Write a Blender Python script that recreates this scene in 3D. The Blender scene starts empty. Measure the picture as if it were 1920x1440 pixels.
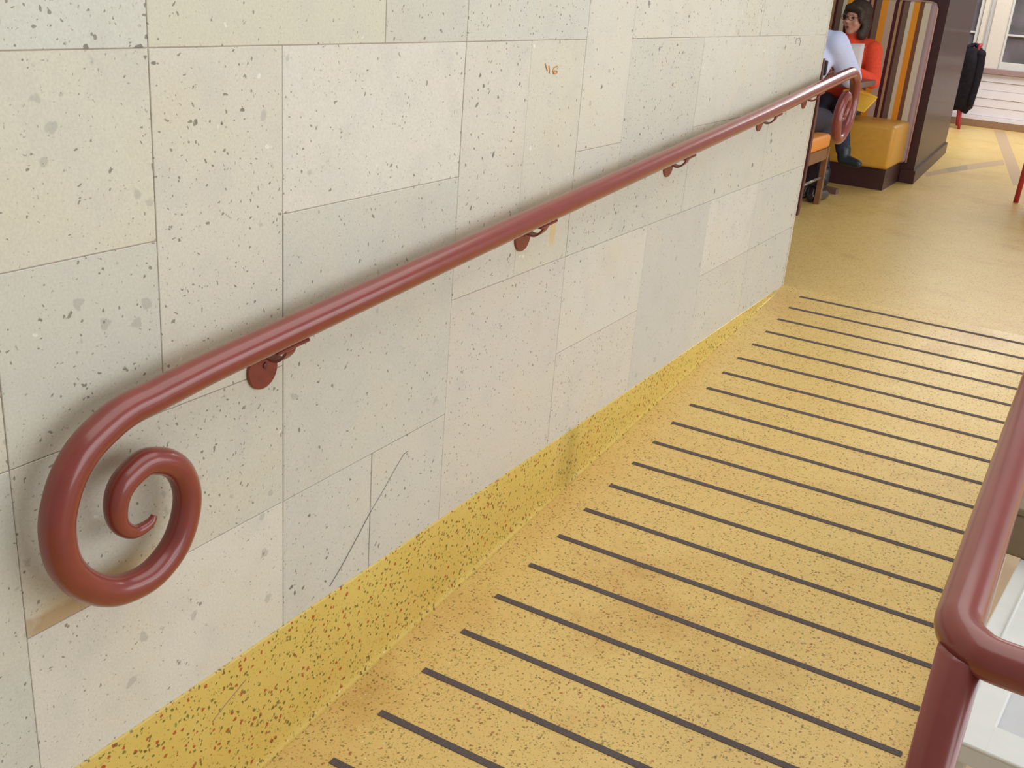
import bpy, bmesh, math, random
from mathutils import Vector, Matrix
random.seed(7)
C = bpy.context.scene.collection
scn = bpy.context.scene
def lin(c):
    c /= 255.0
    return c/12.92 if c <= 0.04045 else ((c+0.055)/1.055)**2.4
def rgb(r, g, b): return (lin(r), lin(g), lin(b), 1.0)

# ------------------------------------------------------------------ camera
# origin: foot of the stone wall where the ramp meets the landing; wall face x=0, y up the ramp, z up
SC = 1.18
FPX, YAW, PITCH, ROLL = 1976.07, 0.4988, 0.3695, 0.0830
CAM = Vector((1.0*SC, -3.9159*SC, 1.0230*SC))
M = 0.0857                                            # ramp slope
fwd = Vector((-math.sin(YAW)*math.cos(PITCH), math.cos(YAW)*math.cos(PITCH), -math.sin(PITCH)))
r0 = Vector((math.cos(YAW), math.sin(YAW), 0)); u0 = r0.cross(fwd)
rgt = math.cos(ROLL)*r0 + math.sin(ROLL)*u0
upv = -math.sin(ROLL)*r0 + math.cos(ROLL)*u0
cd = bpy.data.cameras.new('camera'); cam = bpy.data.objects.new('camera', cd); C.objects.link(cam)
cd.sensor_width = 36; cd.lens = 36*FPX/1920; cd.clip_start = 0.02; cd.clip_end = 100
cam.matrix_world = Matrix(((rgt.x, upv.x, -fwd.x, CAM.x), (rgt.y, upv.y, -fwd.y, CAM.y), (rgt.z, upv.z, -fwd.z, CAM.z), (0, 0, 0, 1)))
scn.camera = cam
def pix(x, y, n=(1, 0, 0), d=0.0):
    """photo pixel -> point on the plane n.P = d"""
    n = Vector(n); D = fwd*FPX + rgt*(x-960) - upv*(y-720)
    return CAM + D*((d-n.dot(CAM))/n.dot(D))

# ------------------------------------------------------------------ light and exposure
w = bpy.data.worlds.new('world'); scn.world = w; w.use_nodes = True
w.node_tree.nodes['Background'].inputs[0].default_value = (0.96, 1.0, 0.98, 1)
w.node_tree.nodes['Background'].inputs[1].default_value = 0.40
def area(name, loc, direction, sx, sy, energy, color):
    l = bpy.data.lights.new(name, 'AREA'); l.shape = 'RECTANGLE'; l.size = sx; l.size_y = sy; l.energy = energy; l.color = color
    o = bpy.data.objects.new(name, l); C.objects.link(o); o.location = loc
    o.rotation_euler = Vector(direction).to_track_quat('-Z', 'Y').to_euler(); return o
area('window_daylight', (5.2, -1.0, 1.6), (-1, 0.0, -0.10), 8.0, 2.8, 275, (0.97, 0.98, 1.0))
area('overhead_area', (1.2, -2.2, 3.3), (0, 0, -1), 2.6, 5.0, 92, (1.0, 0.985, 0.94))
area('overhead_area', (0.7, 7.0, 3.3), (0, 0, -1), 3.0, 2.6, 200, (1.0, 0.985, 0.95))  # unseen lamp added overhead to brighten the window wall and booth
vs = scn.view_settings
vs.view_transform = 'Standard'; vs.look = 'None'; vs.gamma = 1.0; vs.use_curve_mapping = False; vs.exposure = -0.28

# ------------------------------------------------------------------ materials
class NT:
    def __init__(self, name):
        self.m = bpy.data.materials.new(name); self.m.use_nodes = True
        self.t = self.m.node_tree; self.b = self.t.nodes['Principled BSDF']
    def n(self, typ, **kw):
        nd = self.t.nodes.new(typ)
        for k, v in kw.items(): setattr(nd, k, v)
        return nd
    def link(self, a, b): self.t.links.new(a, b)
    def setin(self, sock, v):
        if hasattr(v, 'links'): self.link(v, sock)
        else: sock.default_value = v
    def math(self, op, a, b=None, c=None, clamp=False):
        nd = self.n('ShaderNodeMath', operation=op); nd.use_clamp = clamp
        for i, v in enumerate((a, b, c)):
            if v is not None: self.setin(nd.inputs[i], v)
        return nd.outputs[0]
    def vmath(self, op, a, b=None):
        nd = self.n('ShaderNodeVectorMath', operation=op); self.setin(nd.inputs[0], a)
        if b is not None: self.setin(nd.inputs[1], b)
        return nd.outputs[0]
    def mix(self, f, a, b, mode='MIX'):
        nd = self.n('ShaderNodeMix', data_type='RGBA', blend_type=mode)
        self.setin(nd.inputs[0], f); self.setin(nd.inputs[6], a); self.setin(nd.inputs[7], b)
        return nd.outputs[2]
    def noise(self, vec, scale, detail=2.0, rough=0.5):
        nd = self.n('ShaderNodeTexNoise'); self.setin(nd.inputs['Vector'], vec)
        nd.inputs['Scale'].default_value = scale; nd.inputs['Detail'].default_value = detail; nd.inputs['Roughness'].default_value = rough
        return nd
    def rng(self, v, a, b, c, d):
        nd = self.n('ShaderNodeMapRange'); self.setin(nd.inputs[0], v)
        for i, x in enumerate((a, b, c, d)): self.setin(nd.inputs[i+1], x)
        return nd.outputs[0]
    def specks(self, vec, scale, keep, size, soft=0.05):
        """round-ish grains: Voronoi cells, a fraction 'keep' of them carry a grain up to 'size' cells wide"""
        v = self.n('ShaderNodeTexVoronoi', feature='F1'); self.setin(v.inputs['Vector'], vec); v.inputs['Scale'].default_value = scale
        s = self.n('ShaderNodeSeparateColor'); self.link(v.outputs['Color'], s.inputs[0])
        r = self.math('MULTIPLY', self.math('SUBTRACT', s.outputs[0], 1-keep), size/keep)
        return self.rng(self.math('SUBTRACT', r, v.outputs['Distance']), 0.0, soft, 0.0, 1.0), s
    def bump(self, h, strength, dist):
        nd = self.n('ShaderNodeBump'); nd.inputs['Strength'].default_value = strength; nd.inputs['Distance'].default_value = dist
        self.link(h, nd.inputs['Height']); self.link(nd.outputs[0], self.b.inputs['Normal'])
    def fin(self, col, rough, spec=0.5, metal=0.0, coat=0.0):
        self.setin(self.b.inputs['Base Color'], col); self.setin(self.b.inputs['Roughness'], rough)
        self.b.inputs['Specular IOR Level'].default_value = spec; self.b.inputs['Metallic'].default_value = metal
        self.b.inputs['Coat Weight'].default_value = coat; self.b.inputs['Coat Roughness'].default_value = 0.12
        return self.m

def simple(name, col, rough=0.5, spec=0.5, var=0.06, scale=40, coat=0.0, metal=0.0, bump=0.0):
    t = NT(name); tc = t.n('ShaderNodeTexCoord')
    nz = t.noise(tc.outputs['Object'], scale, 3.0)
    f = t.rng(nz.outputs[0], 0.3, 0.7, 1-var, 1+var)
    cc = t.n('ShaderNodeCombineColor')
    for i in range(3): t.link(f, cc.inputs[i])
    c = t.mix(1.0, col, cc.outputs[0], 'MULTIPLY')
    if bump: t.bump(nz.outputs[0], bump, 0.004)
    return t.fin(c, rough, spec, metal, coat)

def stone(name, stains=(), grain=1.0):
    t = NT(name); tc = t.n('ShaderNodeTexCoord'); oi = t.n('ShaderNodeObjectInfo')
    off = t.n('ShaderNodeCombineXYZ')
    for i, k in enumerate((31.0, 57.0, 83.0)): t.link(t.math('MULTIPLY', oi.outputs['Random'], k), off.inputs[i])
    v0 = t.vmath('ADD', tc.outputs['Object'], off.outputs[0])
    wob = t.noise(v0, 60, 2.0)
    v = t.vmath('ADD', v0, t.vmath('MULTIPLY', t.vmath('SUBTRACT', wob.outputs['Color'], (0.5, 0.5, 0.5)), (0.02, 0.02, 0.02)))
    big = t.noise(v0, 5.0, 4.0, 0.6); fine = t.noise(v0, 240, 2.0, 0.6)
    col = oi.outputs['Color']
    col = t.mix(t.rng(big.outputs[0], 0.45, 0.72, 0.0, 0.32), col, rgb(212, 198, 168))
    patch = t.noise(v0, 11.0, 2.0)
    col = t.mix(t.rng(patch.outputs[0], 0.5, 0.75, 0.0, 0.35), col, rgb(188, 186, 180))
    col = t.mix(t.rng(fine.outputs[0], 0.35, 0.62, 0.16, 0.0), col, rgb(150, 145, 132))
    cl, s = t.specks(v, 26, 0.16, 0.30, 0.06); col = t.mix(t.math('MULTIPLY', cl, 0.42), col, rgb(150, 148, 140))
    cl, s = t.specks(t.vmath('ADD', v, (9.1, 3.3, 5.7)), 34, 0.10, 0.24, 0.05); col = t.mix(t.math('MULTIPLY', cl, 0.5), col, rgb(238, 233, 222))
    cl, s = t.specks(t.vmath('ADD', v, (2.3, 7.7, 1.9)), 42, 0.18, 0.26, 0.03); col = t.mix(t.math('MULTIPLY', cl, 0.78), col, rgb(96, 92, 80))
    cl, s = t.specks(t.vmath('ADD', v, (6.3, 1.7, 4.9)), 24, 0.07, 0.25, 0.02); col = t.mix(t.math('MULTIPLY', cl, 0.75), col, rgb(112, 106, 98))
    cl, s = t.specks(t.vmath('ADD', v, (5.3, 2.7, 8.9)), 105, 0.34, 0.34, 0.06); col = t.mix(t.math('MULTIPLY', cl, 0.72*grain), col, rgb(104, 98, 82))
    cl, s = t.specks(t.vmath('ADD', v, (1.3, 4.7, 3.9)), 190, 0.30, 0.36, 0.08); col = t.mix(t.math('MULTIPLY', cl, 0.5*grain), col, rgb(120, 112, 92))
    for (sy, sz, wy, wz, c, k) in stains:
        sep = t.n('ShaderNodeSeparateXYZ'); t.link(tc.outputs['Object'], sep.inputs[0])
        jit = t.math('MULTIPLY', t.math('SUBTRACT', t.noise(v0, 28, 3.0).outputs[0], 0.5), 0.9)
        a = t.math('ADD', t.math('ABSOLUTE', t.math('DIVIDE', t.math('SUBTRACT', sep.outputs[1], sy), wy)), jit)
        b = t.math('ADD', t.math('ABSOLUTE', t.math('DIVIDE', t.math('SUBTRACT', sep.outputs[2], sz), wz)), jit)
        f = t.rng(t.math('MAXIMUM', a, b), 0.7, 1.15, k, 0.0)
        col = t.mix(f, col, c)
    t.bump(fine.outputs[0], 0.12, 0.002)
    return t.fin(col, t.rng(big.outputs[0], 0.3, 0.7, 0.5, 0.62), 0.35)

def terrazzo(name, base, base2, worn, amount=1.0, rough=0.34, grain=72, coat=0.0):
    t = NT(name); tc = t.n('ShaderNodeTexCoord'); v0 = tc.outputs['Object']
    wob = t.noise(v0, 120, 2.0)
    v = t.vmath('ADD', v0, t.vmath('MULTIPLY', t.vmath('SUBTRACT', wob.outputs['Color'], (0.5, 0.5, 0.5)), (0.010, 0.010, 0.010)))
    big = t.noise(v0, 2.4, 4.0, 0.6); mid = t.noise(v0, 14, 3.0)
    col = t.mix(t.rng(big.outputs[0], 0.35, 0.68, 0.0, 1.0), base, base2)
    col = t.mix(t.rng(t.noise(v0, 1.7, 5.0, 0.65).outputs[0], 0.54, 0.74, 0.0, worn), col, rgb(176, 122, 52))
    col = t.mix(t.rng(mid.outputs[0], 0.3, 0.7, 0.0, 0.15), col, rgb(232, 204, 140))
    for k, (off, sc, keep, size, c, st) in enumerate((
            ((8.4, 2.5, 3.1), grain*1.9, 0.75, 0.42, rgb(150, 108, 48), 0.65), ((5.4, 3.5, 9.1), grain*1.5, 0.60, 0.42, rgb(132, 128, 48), 0.7),
            ((0, 0, 0), grain*0.60, 0.22, 0.27, rgb(98, 138, 36), 0.9), ((3.1, 1.7, 2.2), grain, 0.62, 0.40, rgb(100, 66, 26), 0.9),
            ((7.7, 5.1, 1.2), grain*0.85, 0.40, 0.34, rgb(164, 58, 30), 0.9), ((4.4, 9.5, 6.1), grain*1.2, 0.58, 0.40, rgb(84, 92, 34), 0.85),
            ((1.4, 6.5, 7.1), grain*1.1, 0.20, 0.30, rgb(240, 226, 190), 0.6))):
        cl, s = t.specks(t.vmath('ADD', v, off), sc, keep, size, 0.05)
        col = t.mix(t.math('MULTIPLY', cl, st*amount), col, c)
    return t.fin(col, t.rng(big.outputs[0], 0.3, 0.7, rough-0.05, rough+0.07), 0.45, 0.0, coat)

MAT = {}
MAT['stone'] = stone('tuff_stone')
MAT['mortar'] = simple('mortar', rgb(186, 168, 158), 0.9, 0.2)
MAT['ramp'] = terrazzo('terrazzo_floor', rgb(218, 186, 112), rgb(214, 178, 108), 0.6, 0.75, 0.36, 112)
MAT['base'] = terrazzo('terrazzo_base', rgb(208, 182, 94), rgb(204, 174, 86), 0.12, 0.95, 0.30, 80)
MAT['strip'] = simple('anti_slip_rubber', rgb(92, 82, 80), 0.75, 0.25, 0.18, 300, bump=0.3)
MAT['rail'] = simple('oxide_red_paint', rgb(128, 54, 46), 0.28, 0.5, 0.07, 25, coat=0.4)
MAT['rail_worn'] = simple('oxide_red_worn', rgb(122, 50, 38), 0.38, 0.5, 0.12, 60, coat=0.15)
MAT['screw'] = simple('painted_screw', rgb(110, 50, 44), 0.4, 0.5)
MAT['white'] = simple('white_paint', rgb(212, 212, 208), 0.35, 0.5, 0.02)
MAT['panel_grey'] = simple('pale_grey_panel', rgb(190, 190, 192), 0.4, 0.4, 0.02)
MAT['kerb'] = simple('beige_kerb', rgb(214, 196, 170), 0.6, 0.3, 0.04)
MAT['dark_wood'] = simple('dark_wood', rgb(62, 30, 30), 0.46, 0.5, 0.15, 12, coat=0.1)
MAT['brown_wood'] = simple('brown_wood', rgb(128, 84, 52), 0.4, 0.5, 0.12, 18)
MAT['maroon_wood'] = simple('maroon_wood', rgb(84, 34, 36), 0.4, 0.5, 0.12, 18)
MAT['table_wood'] = simple('table_wood', rgb(112, 84, 76), 0.35, 0.5, 0.1, 18)
MAT['mustard'] = simple('mustard_vinyl', rgb(208, 152, 58), 0.42, 0.45, 0.05, 30, bump=0.1)
MAT['orange_seat'] = simple('orange_upholstery', rgb(232, 146, 62), 0.5, 0.4, 0.05, 30)
MAT['sill'] = simple('mauve_sill', rgb(160, 134, 134), 0.5, 0.4, 0.05)
MAT['skirt'] = simple('tan_skirting', rgb(150, 118, 92), 0.5, 0.4, 0.08)
MAT['boards'] = simple('white_boards', rgb(232, 228, 236), 0.45, 0.4, 0.02)
MAT['cream'] = simple('cream_frame', rgb(222, 214, 204), 0.5, 0.4, 0.03)
MAT['jacket'] = simple('black_jacket', rgb(26, 22, 30), 0.8, 0.2, 0.3, 30, bump=0.5)
MAT['red_chair'] = simple('red_lacquer', rgb(172, 44, 52), 0.4, 0.5, 0.06)
MAT['black'] = simple('black_plastic', rgb(24, 22, 26), 0.35, 0.5, 0.1)
MAT['inlay'] = simple('mauve_inlay', rgb(186, 154, 116), 0.36, 0.45, 0.08, 60)
MAT['inlay_grey'] = simple('grey_inlay', rgb(160, 142, 108), 0.36, 0.45, 0.08, 60)
MAT['lower'] = simple('tan_lower_floor', rgb(196, 174, 146), 0.5, 0.35, 0.06, 20)
MAT['skin'] = simple('skin', rgb(206, 150, 128), 0.5, 0.4, 0.04, 60)
MAT['hair'] = simple('brown_hair', rgb(62, 46, 36), 0.55, 0.4, 0.35, 120, bump=0.6)
MAT['dark_hair'] = simple('dark_hair', rgb(38, 32, 30), 0.55, 0.4, 0.3, 120)
MAT['orange_knit'] = simple('orange_red_knit', rgb(240, 84, 56), 0.8, 0.2, 0.08, 60, bump=0.3)
MAT['shirt'] = simple('pale_blue_shirt', rgb(206, 212, 244), 0.75, 0.2, 0.05, 14, bump=0.5)
MAT['jeans'] = simple('dark_blue_jeans', rgb(58, 60, 76), 0.85, 0.2, 0.15, 80, bump=0.3)
MAT['trousers'] = simple('charcoal_trousers', rgb(62, 58, 66), 0.85, 0.2, 0.15, 40, bump=0.4)
MAT['shoe'] = simple('black_leather', rgb(34, 34, 40), 0.22, 0.5, 0.1)
MAT['boot'] = simple('dark_boot', rgb(44, 50, 54), 0.4, 0.5, 0.1)
MAT['paper'] = simple('white_paper', rgb(226, 214, 214), 0.7, 0.2, 0.02)
MAT['yellow'] = simple('yellow_paper', rgb(240, 188, 70), 0.65, 0.3, 0.06, 12)
MAT['metal'] = simple('steel', rgb(150, 140, 136), 0.3, 0.5, 0.05, metal=0.7)
MAT['olive'] = simple('olive_brown_box', rgb(128, 112, 92), 0.6, 0.3, 0.06)
MAT['lens'] = simple('spectacle_frame', rgb(120, 84, 74), 0.3, 0.5)
MAT['rust'] = simple('rust_chalk', rgb(196, 136, 74), 0.9, 0.1, 0.2, 200)
MAT['pencil'] = simple('grey_scratch', rgb(128, 126, 120), 0.9, 0.1, 0.1, 200)
MAT['piping'] = simple('rose_piping', rgb(186, 140, 128), 0.5, 0.4)
g = NT('window_pane'); tcg = g.n('ShaderNodeTexCoord')
MAT['pane'] = g.fin(g.mix(g.rng(g.noise(tcg.outputs['Object'], 3.0, 3.0).outputs[0], 0.35, 0.65, 0, 1), rgb(120, 112, 122), rgb(92, 90, 92)), 0.15, 0.5)

def stripes():
    t = NT('striped_upholstery'); tc = t.n('ShaderNodeTexCoord'); s = t.n('ShaderNodeSeparateXYZ'); t.link(tc.outputs['Object'], s.inputs[0])
    cr = t.n('ShaderNodeValToRGB'); cr.color_ramp.interpolation = 'CONSTANT'
    # object x runs -1.8..0 ; the pattern repeats every 0.46 m
    ph = t.math('FRACT', t.math('DIVIDE', t.math('MULTIPLY', s.outputs[0], -1.0), 0.46))
    t.link(ph, cr.inputs[0])
    mauve, cream, brown, orange = rgb(158, 132, 132), rgb(204, 190, 166), rgb(118, 76, 52), rgb(222, 142, 40)
    taupe, maroon, tan, pink = rgb(112, 88, 74), rgb(76, 28, 34), rgb(168, 132, 92), rgb(186, 158, 138)
    seq = [(0.0, mauve), (0.075, cream), (0.17, brown), (0.235, orange), (0.325, cream), (0.385, taupe), (0.465, maroon), (0.505, tan),
           (0.545, maroon), (0.60, pink), (0.70, orange), (0.80, taupe), (0.885, maroon), (0.925, tan), (0.965, maroon)]
    el = cr.color_ramp.elements
    el[0].position, el[0].color = seq[0][0], seq[0][1]; el[1].position, el[1].color = seq[1][0], seq[1][1]
    for p_, c_ in seq[2:]:
        e = el.new(p_); e.color = c_
    nz = t.noise(tc.outputs['Object'], 160, 2.0); t.bump(nz.outputs[0], 0.2, 0.003)
    return t.fin(cr.outputs[0], 0.7, 0.25)
MAT['stripes'] = stripes()

# ------------------------------------------------------------------ mesh helpers
def link(name, bm, mat, parent=None, smooth=False, loc=None):
    me = bpy.data.meshes.new(name); bmesh.ops.recalc_face_normals(bm, faces=bm.faces[:]); bm.to_mesh(me); bm.free()
    me.materials.append(MAT[mat] if isinstance(mat, str) else mat)
    if smooth:
        for p_ in me.polygons: p_.use_smooth = True
    o = bpy.data.objects.new(name, me); C.objects.link(o)
    if parent: o.parent = parent
    if loc: o.location = loc
    return o
def empty(name, loc=(0, 0, 0)):
    o = bpy.data.objects.new(name, None); C.objects.link(o); o.location = loc; o.empty_display_size = 0.05; return o
def tag(o, label, cat=None, group=None):
    o['label'] = label
    if cat: o['category'] = cat
    if group: o['group'] = group
    return o
def struct(o): o['kind'] = 'structure'; return o
def B(): return bmesh.new()
def box(bm, x0, x1, y0, y1, z0, z1, bevel=0.0, seg=2):
    vs_ = [bm.verts.new(p_) for p_ in ((x0, y0, z0), (x1, y0, z0), (x1, y1, z0), (x0, y1, z0), (x0, y0, z1), (x1, y0, z1), (x1, y1, z1), (x0, y1, z1))]
    fs = [bm.faces.new([vs_[i] for i in f]) for f in ((0, 3, 2, 1), (4, 5, 6, 7), (0, 1, 5, 4), (1, 2, 6, 5), (2, 3, 7, 6), (3, 0, 4, 7))]
    if bevel:
        es = list({e for f in fs for e in f.edges})
        bmesh.ops.bevel(bm, geom=es, offset=bevel, segments=seg, profile=0.5, affect='EDGES')
    return bm
def prism(bm, pts, vec):
    """polygon (3-D points) extruded by vec"""
    a = [bm.verts.new(p_) for p_ in pts]; v_ = Vector(vec); b = [bm.verts.new(Vector(p_)+v_) for p_ in pts]
    n = len(a); bm.faces.new(a); bm.faces.new(b[::-1])
    for i in range(n): bm.faces.new((a[i], b[i], b[(i+1) % n], a[(i+1) % n]))
    return bm
def spline(pts, sub=8):
    """Catmull-Rom through tuples of any length"""
    out = []; n = len(pts)
    for i in range(n-1):
        p0, p1, p2, p3 = pts[max(i-1, 0)], pts[i], pts[i+1], pts[min(i+2, n-1)]
        for k in range(sub):
            t = k/sub
            out.append(tuple(0.5*((2*b)+(-a+c)*t+(2*a-5*b+4*c-d)*t*t+(-a+3*b-3*c+d)*t**3) for a, b, c, d in zip(p0, p1, p2, p3)))
    out.append(tuple(pts[-1])); return out
def tube(bm, path, rad, seg=24, cap=True):
    """path: points, rad: number or list"""
    P = [Vector(p_) for p_ in path]; n = len(P); R = rad if isinstance(rad, (list, tuple)) else [rad]*n
    rings = []; prev = None
    for i in range(n):
        T = (P[min(i+1, n-1)]-P[max(i-1, 0)]).normalized()
        if prev is None:
            ref = Vector((1, 0, 0)) if abs(T.x) < 0.9 else Vector((0, 0, 1))
            N = (ref-T*ref.dot(T)).normalized()
        else: N = (prev-T*prev.dot(T)).normalized()
        prev = N; Bn = T.cross(N)
        rings.append([bm.verts.new(P[i]+(N*math.cos(a)+Bn*math.sin(a))*R[i]) for a in (2*math.pi*k/seg for k in range(seg))])
    for i in range(n-1):
        for k in range(seg):
            bm.faces.new((rings[i][k], rings[i][(k+1) % seg], rings[i+1][(k+1) % seg], rings[i+1][k]))
    if cap: bm.faces.new(rings[0][::-1]); bm.faces.new(rings[-1])
    return bm
def strap(bm, path, width_dir, width, thick):
    """flat bar along path"""
    P = [Vector(p_) for p_ in path]; Wd = Vector(width_dir).normalized(); n = len(P); rings = []
    for i in range(n):
        T = (P[min(i+1, n-1)]-P[max(i-1, 0)]).normalized(); Nn = T.cross(Wd).normalized()
        rings.append([bm.verts.new(P[i]+Wd*a*width/2+Nn*b*thick/2) for a, b in ((-1, -1), (1, -1), (1, 1), (-1, 1))])
    for i in range(n-1):
        for k in range(4): bm.faces.new((rings[i][k], rings[i][(k+1) % 4], rings[i+1][(k+1) % 4], rings[i+1][k]))
    bm.faces.new(rings[0][::-1]); bm.faces.new(rings[-1]); return bm
def capsule(bm, p0, r0_, p1, r1_, seg=14, flat=None):
    p0, p1 = Vector(p0), Vector(p1); ax = (p1-p0); L = ax.length; ax.normalize()
    ref = Vector((0, 0, 1)) if abs(ax.z) < 0.9 else Vector((1, 0, 0))
    N = (ref-ax*ref.dot(ax)).normalized(); Bn = ax.cross(N)
    prof = [(-math.sin(a)*r0_, math.cos(a)*r0_) for a in (math.pi/2*k/4 for k in range(3, -1, -1))] + [(L+math.sin(a)*r1_, math.cos(a)*r1_) for a in (math.pi/2*k/4 for k in range(4))]
    rings = [[bm.verts.new(p0+ax*h+(N*math.cos(a)+Bn*math.sin(a))*r_) for a in (2*math.pi*k/seg for k in range(seg))] for h, r_ in prof]
    s = bm.verts.new(p0-ax*r0_); e = bm.verts.new(p1+ax*r1_)
    for i in range(len(rings)-1):
        for k in range(seg): bm.faces.new((rings[i][k], rings[i][(k+1) % seg], rings[i+1][(k+1) % seg], rings[i+1][k]))
    for k in range(seg): bm.faces.new((s, rings[0][(k+1) % seg], rings[0][k])); bm.faces.new((e, rings[-1][k], rings[-1][(k+1) % seg]))
    return bm
def ellipsoid(bm, c, r, rot=None, seg=18, rings=12):
    m = Matrix.Translation(Vector(c)) @ (rot.to_4x4() if rot else Matrix()) @ Matrix.Diagonal((r[0], r[1], r[2], 1))
    bmesh.ops.create_uvsphere(bm, u_segments=seg, v_segments=rings, radius=1.0, matrix=m); return bm
def fuse(name, bm, mat, parent, voxel, smooth=4):
    """overlapping solids -> one continuous smooth surface"""
    o = link(name, bm, mat, None, True)
    md = o.modifiers.new('r', 'REMESH'); md.mode = 'VOXEL'; md.voxel_size = voxel; md.use_smooth_shade = True
    ms = o.modifiers.new('s', 'SMOOTH'); ms.factor = 0.5; ms.iterations = smooth
    dg = bpy.context.evaluated_depsgraph_get(); me = bpy.data.meshes.new_from_object(o.evaluated_get(dg))
    old = o.data; o.modifiers.clear(); o.data = me; bpy.data.meshes.remove(old); me.name = name
    for p_ in me.polygons: p_.use_smooth = True
    if parent: o.parent = parent
    return o

# ------------------------------------------------------------------ stone wall
GY, GZ, Y0 = 0.2689, 0.2689, -3.836
YEND = 0.008
wall = struct(link('wall_left', box(B(), -0.30, -0.0022, -6.2, YEND-0.004, -0.60, 2.75), 'mortar'))
def ky(k): return YEND if k > 14 else Y0+GY*k
CR, GR, BR, GN = (214, 203, 178), (197, 191, 178), (224, 216, 202), (204, 204, 190)
slabs = [(-2, 0, 0, 2, GN), (0, 2, 0, 1, BR), (2, 3, 0, 1, (206, 200, 190)), (3, 4, 0, 1, (208, 201, 190)), (4, 6, 0, 2, (216, 204, 190)), (6, 8, 0, 1, (214, 202, 188)),
         (8, 10, 0, 2, (198, 192, 184)), (10, 12, 0, 1, (206, 198, 184)), (12, 15, 0, 1, (202, 196, 184)),
         (0, 2, 1, 2, (205, 198, 180)), (2, 4, 1, 3, (204, 198, 184)), (6, 8, 1, 2, (222, 212, 198)), (10, 12, 1, 2, (220, 211, 199)), (12, 15, 1, 2, (204, 198, 188)),
         (-2, 0, 2, 3, CR), (0, 1, 2, 3, (204, 200, 182)), (1, 2, 2, 4, (216, 206, 184)), (2, 4, 3, 4, (226, 217, 203)), (4, 5, 2, 4, (219, 208, 190)),
         (5, 6, 2, 4, (215, 205, 182)), (6, 7, 2, 3, (212, 205, 190)), (7, 9, 2, 4, (203, 197, 182)), (9, 12, 3, 4, (214, 207, 190)),
         (9, 10, 2, 3, (206, 200, 186)), (10, 12, 2, 3, (208, 202, 188)), (12, 15, 2, 4, (208, 200, 182)),
         (-2, 0, 3, 4, CR), (0, 1, 3, 4, (214, 205, 180)), (-2, 1, 4, 5.5, (206, 206, 194)), (1, 3, 4, 5.5, (212, 204, 176)), (3, 4, 4, 5.5, (200, 194, 180)),
         (4, 6, 4, 5.5, (202, 198, 186)), (6, 7, 3, 5.5, (218, 209, 190)), (7, 10, 4, 5.5, (216, 208, 190)), (10, 11, 4, 5.5, (208, 201, 182)), (11, 15, 4, 5.5, (206, 200, 182)),
         (-4, -2, 0, 3, CR), (-4, -2, 3, 5.5, BR)]
cols = [CR, GR, BR, GN]
for r_ in range(3):
    k_ = -4
    while k_ < 14:
        k2 = min(k_+random.choice((1, 2, 3)), 15)
        if k2 == 14: k2 = 15
        slabs.append((k_, k2, 5.5+r_*1.5, 7+r_*1.5, random.choice(cols))); k_ = k2
special = {}
MAT['stone_stained'] = stone('tuff_stone_stained', [(-0.17, -0.128, 0.10, 0.024, rgb(150, 116, 84), 0.8), (-0.14, -0.118, 0.13, 0.03, rgb(196, 172, 130), 0.5)])
MAT['stone_streak'] = stone('tuff_stone_streaked', [(0.048, -0.165, 0.015, 0.055, rgb(216, 180, 118), 0.65)])
special[(0, 2, 1, 2)] = 'stone_stained'; special[(5, 6, 2, 4)] = 'stone_streak'
gap = 0.0007
for (a, b, c, d, colr) in slabs:
    y0_, y1_, z0_, z1_ = ky(a)+gap, ky(b)-gap, GZ*c+gap, min(GZ*d, 2.74)-gap
    if c == 0: z0_ = -0.03 if True else 0
    if b > 14: y1_ = YEND
    cy, cz = (y0_+y1_)/2, (z0_+z1_)/2; pr = random.uniform(-0.0006, 0.0006)
    bm = box(B(), -0.012, pr, y0_-cy, y1_-cy, z0_-cz, z1_-cz, 0.0008, 1)
    o = link('stone_slab', bm, special.get((a, b, c, d), 'stone'), wall, False, (0, cy, cz))
    j = random.uniform(0.97, 1.0); colr = tuple(0.58*a_+0.42*b_ for a_, b_ in zip(colr, (199, 201, 194))); o.color = (lin(colr[0])*j, lin(colr[1])*j, lin(colr[2])*j, 1)
# hand marks on the stone
def stroke(name, pts2, r_, mat, zoff=0.0012):
    return link(name, tube(B(), [(zoff-r_*0.6, y_, z_) for y_, z_ in pts2], r_, 6), mat, wall)
def wp(x, y): q = pix(x, y); return (q.y, q.z)
stroke('pencil_scratch', [wp(*q) for q in ((764, 846), (757, 851), (742, 876), (720, 916), (697, 955), (676, 995), (660, 1025), (640, 1062), (618, 1099))], 0.0008, 'pencil')
stroke('chalk_mark', [wp(*q) for q in ((1022, 119), (1024, 126), (1026, 133))], 0.0014, 'rust')
stroke('chalk_mark', [wp(*q) for q in ((1029, 123), (1030, 130), (1030, 138))], 0.0014, 'rust')
stroke('chalk_mark', [wp(*q) for q in ((1045, 124), (1039, 126), (1036, 132), (1038, 138), (1044, 137), (1044, 133), (1039, 133))], 0.0014, 'rust')
stroke('chalk_mark', [wp(*q) for q in ((1491, 83), (1493, 72), (1501, 72), (1499, 85))], 0.0012, 'maroon_wood')
# wall edge bead at the far corner
struct(link('trim_1', box(B(), -0.004, 0.0035, YEND-0.010, YEND+0.004, 0.0, 2.74, 0.002), 'stone')).color = (lin(206), lin(198), lin(182), 1)

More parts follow.
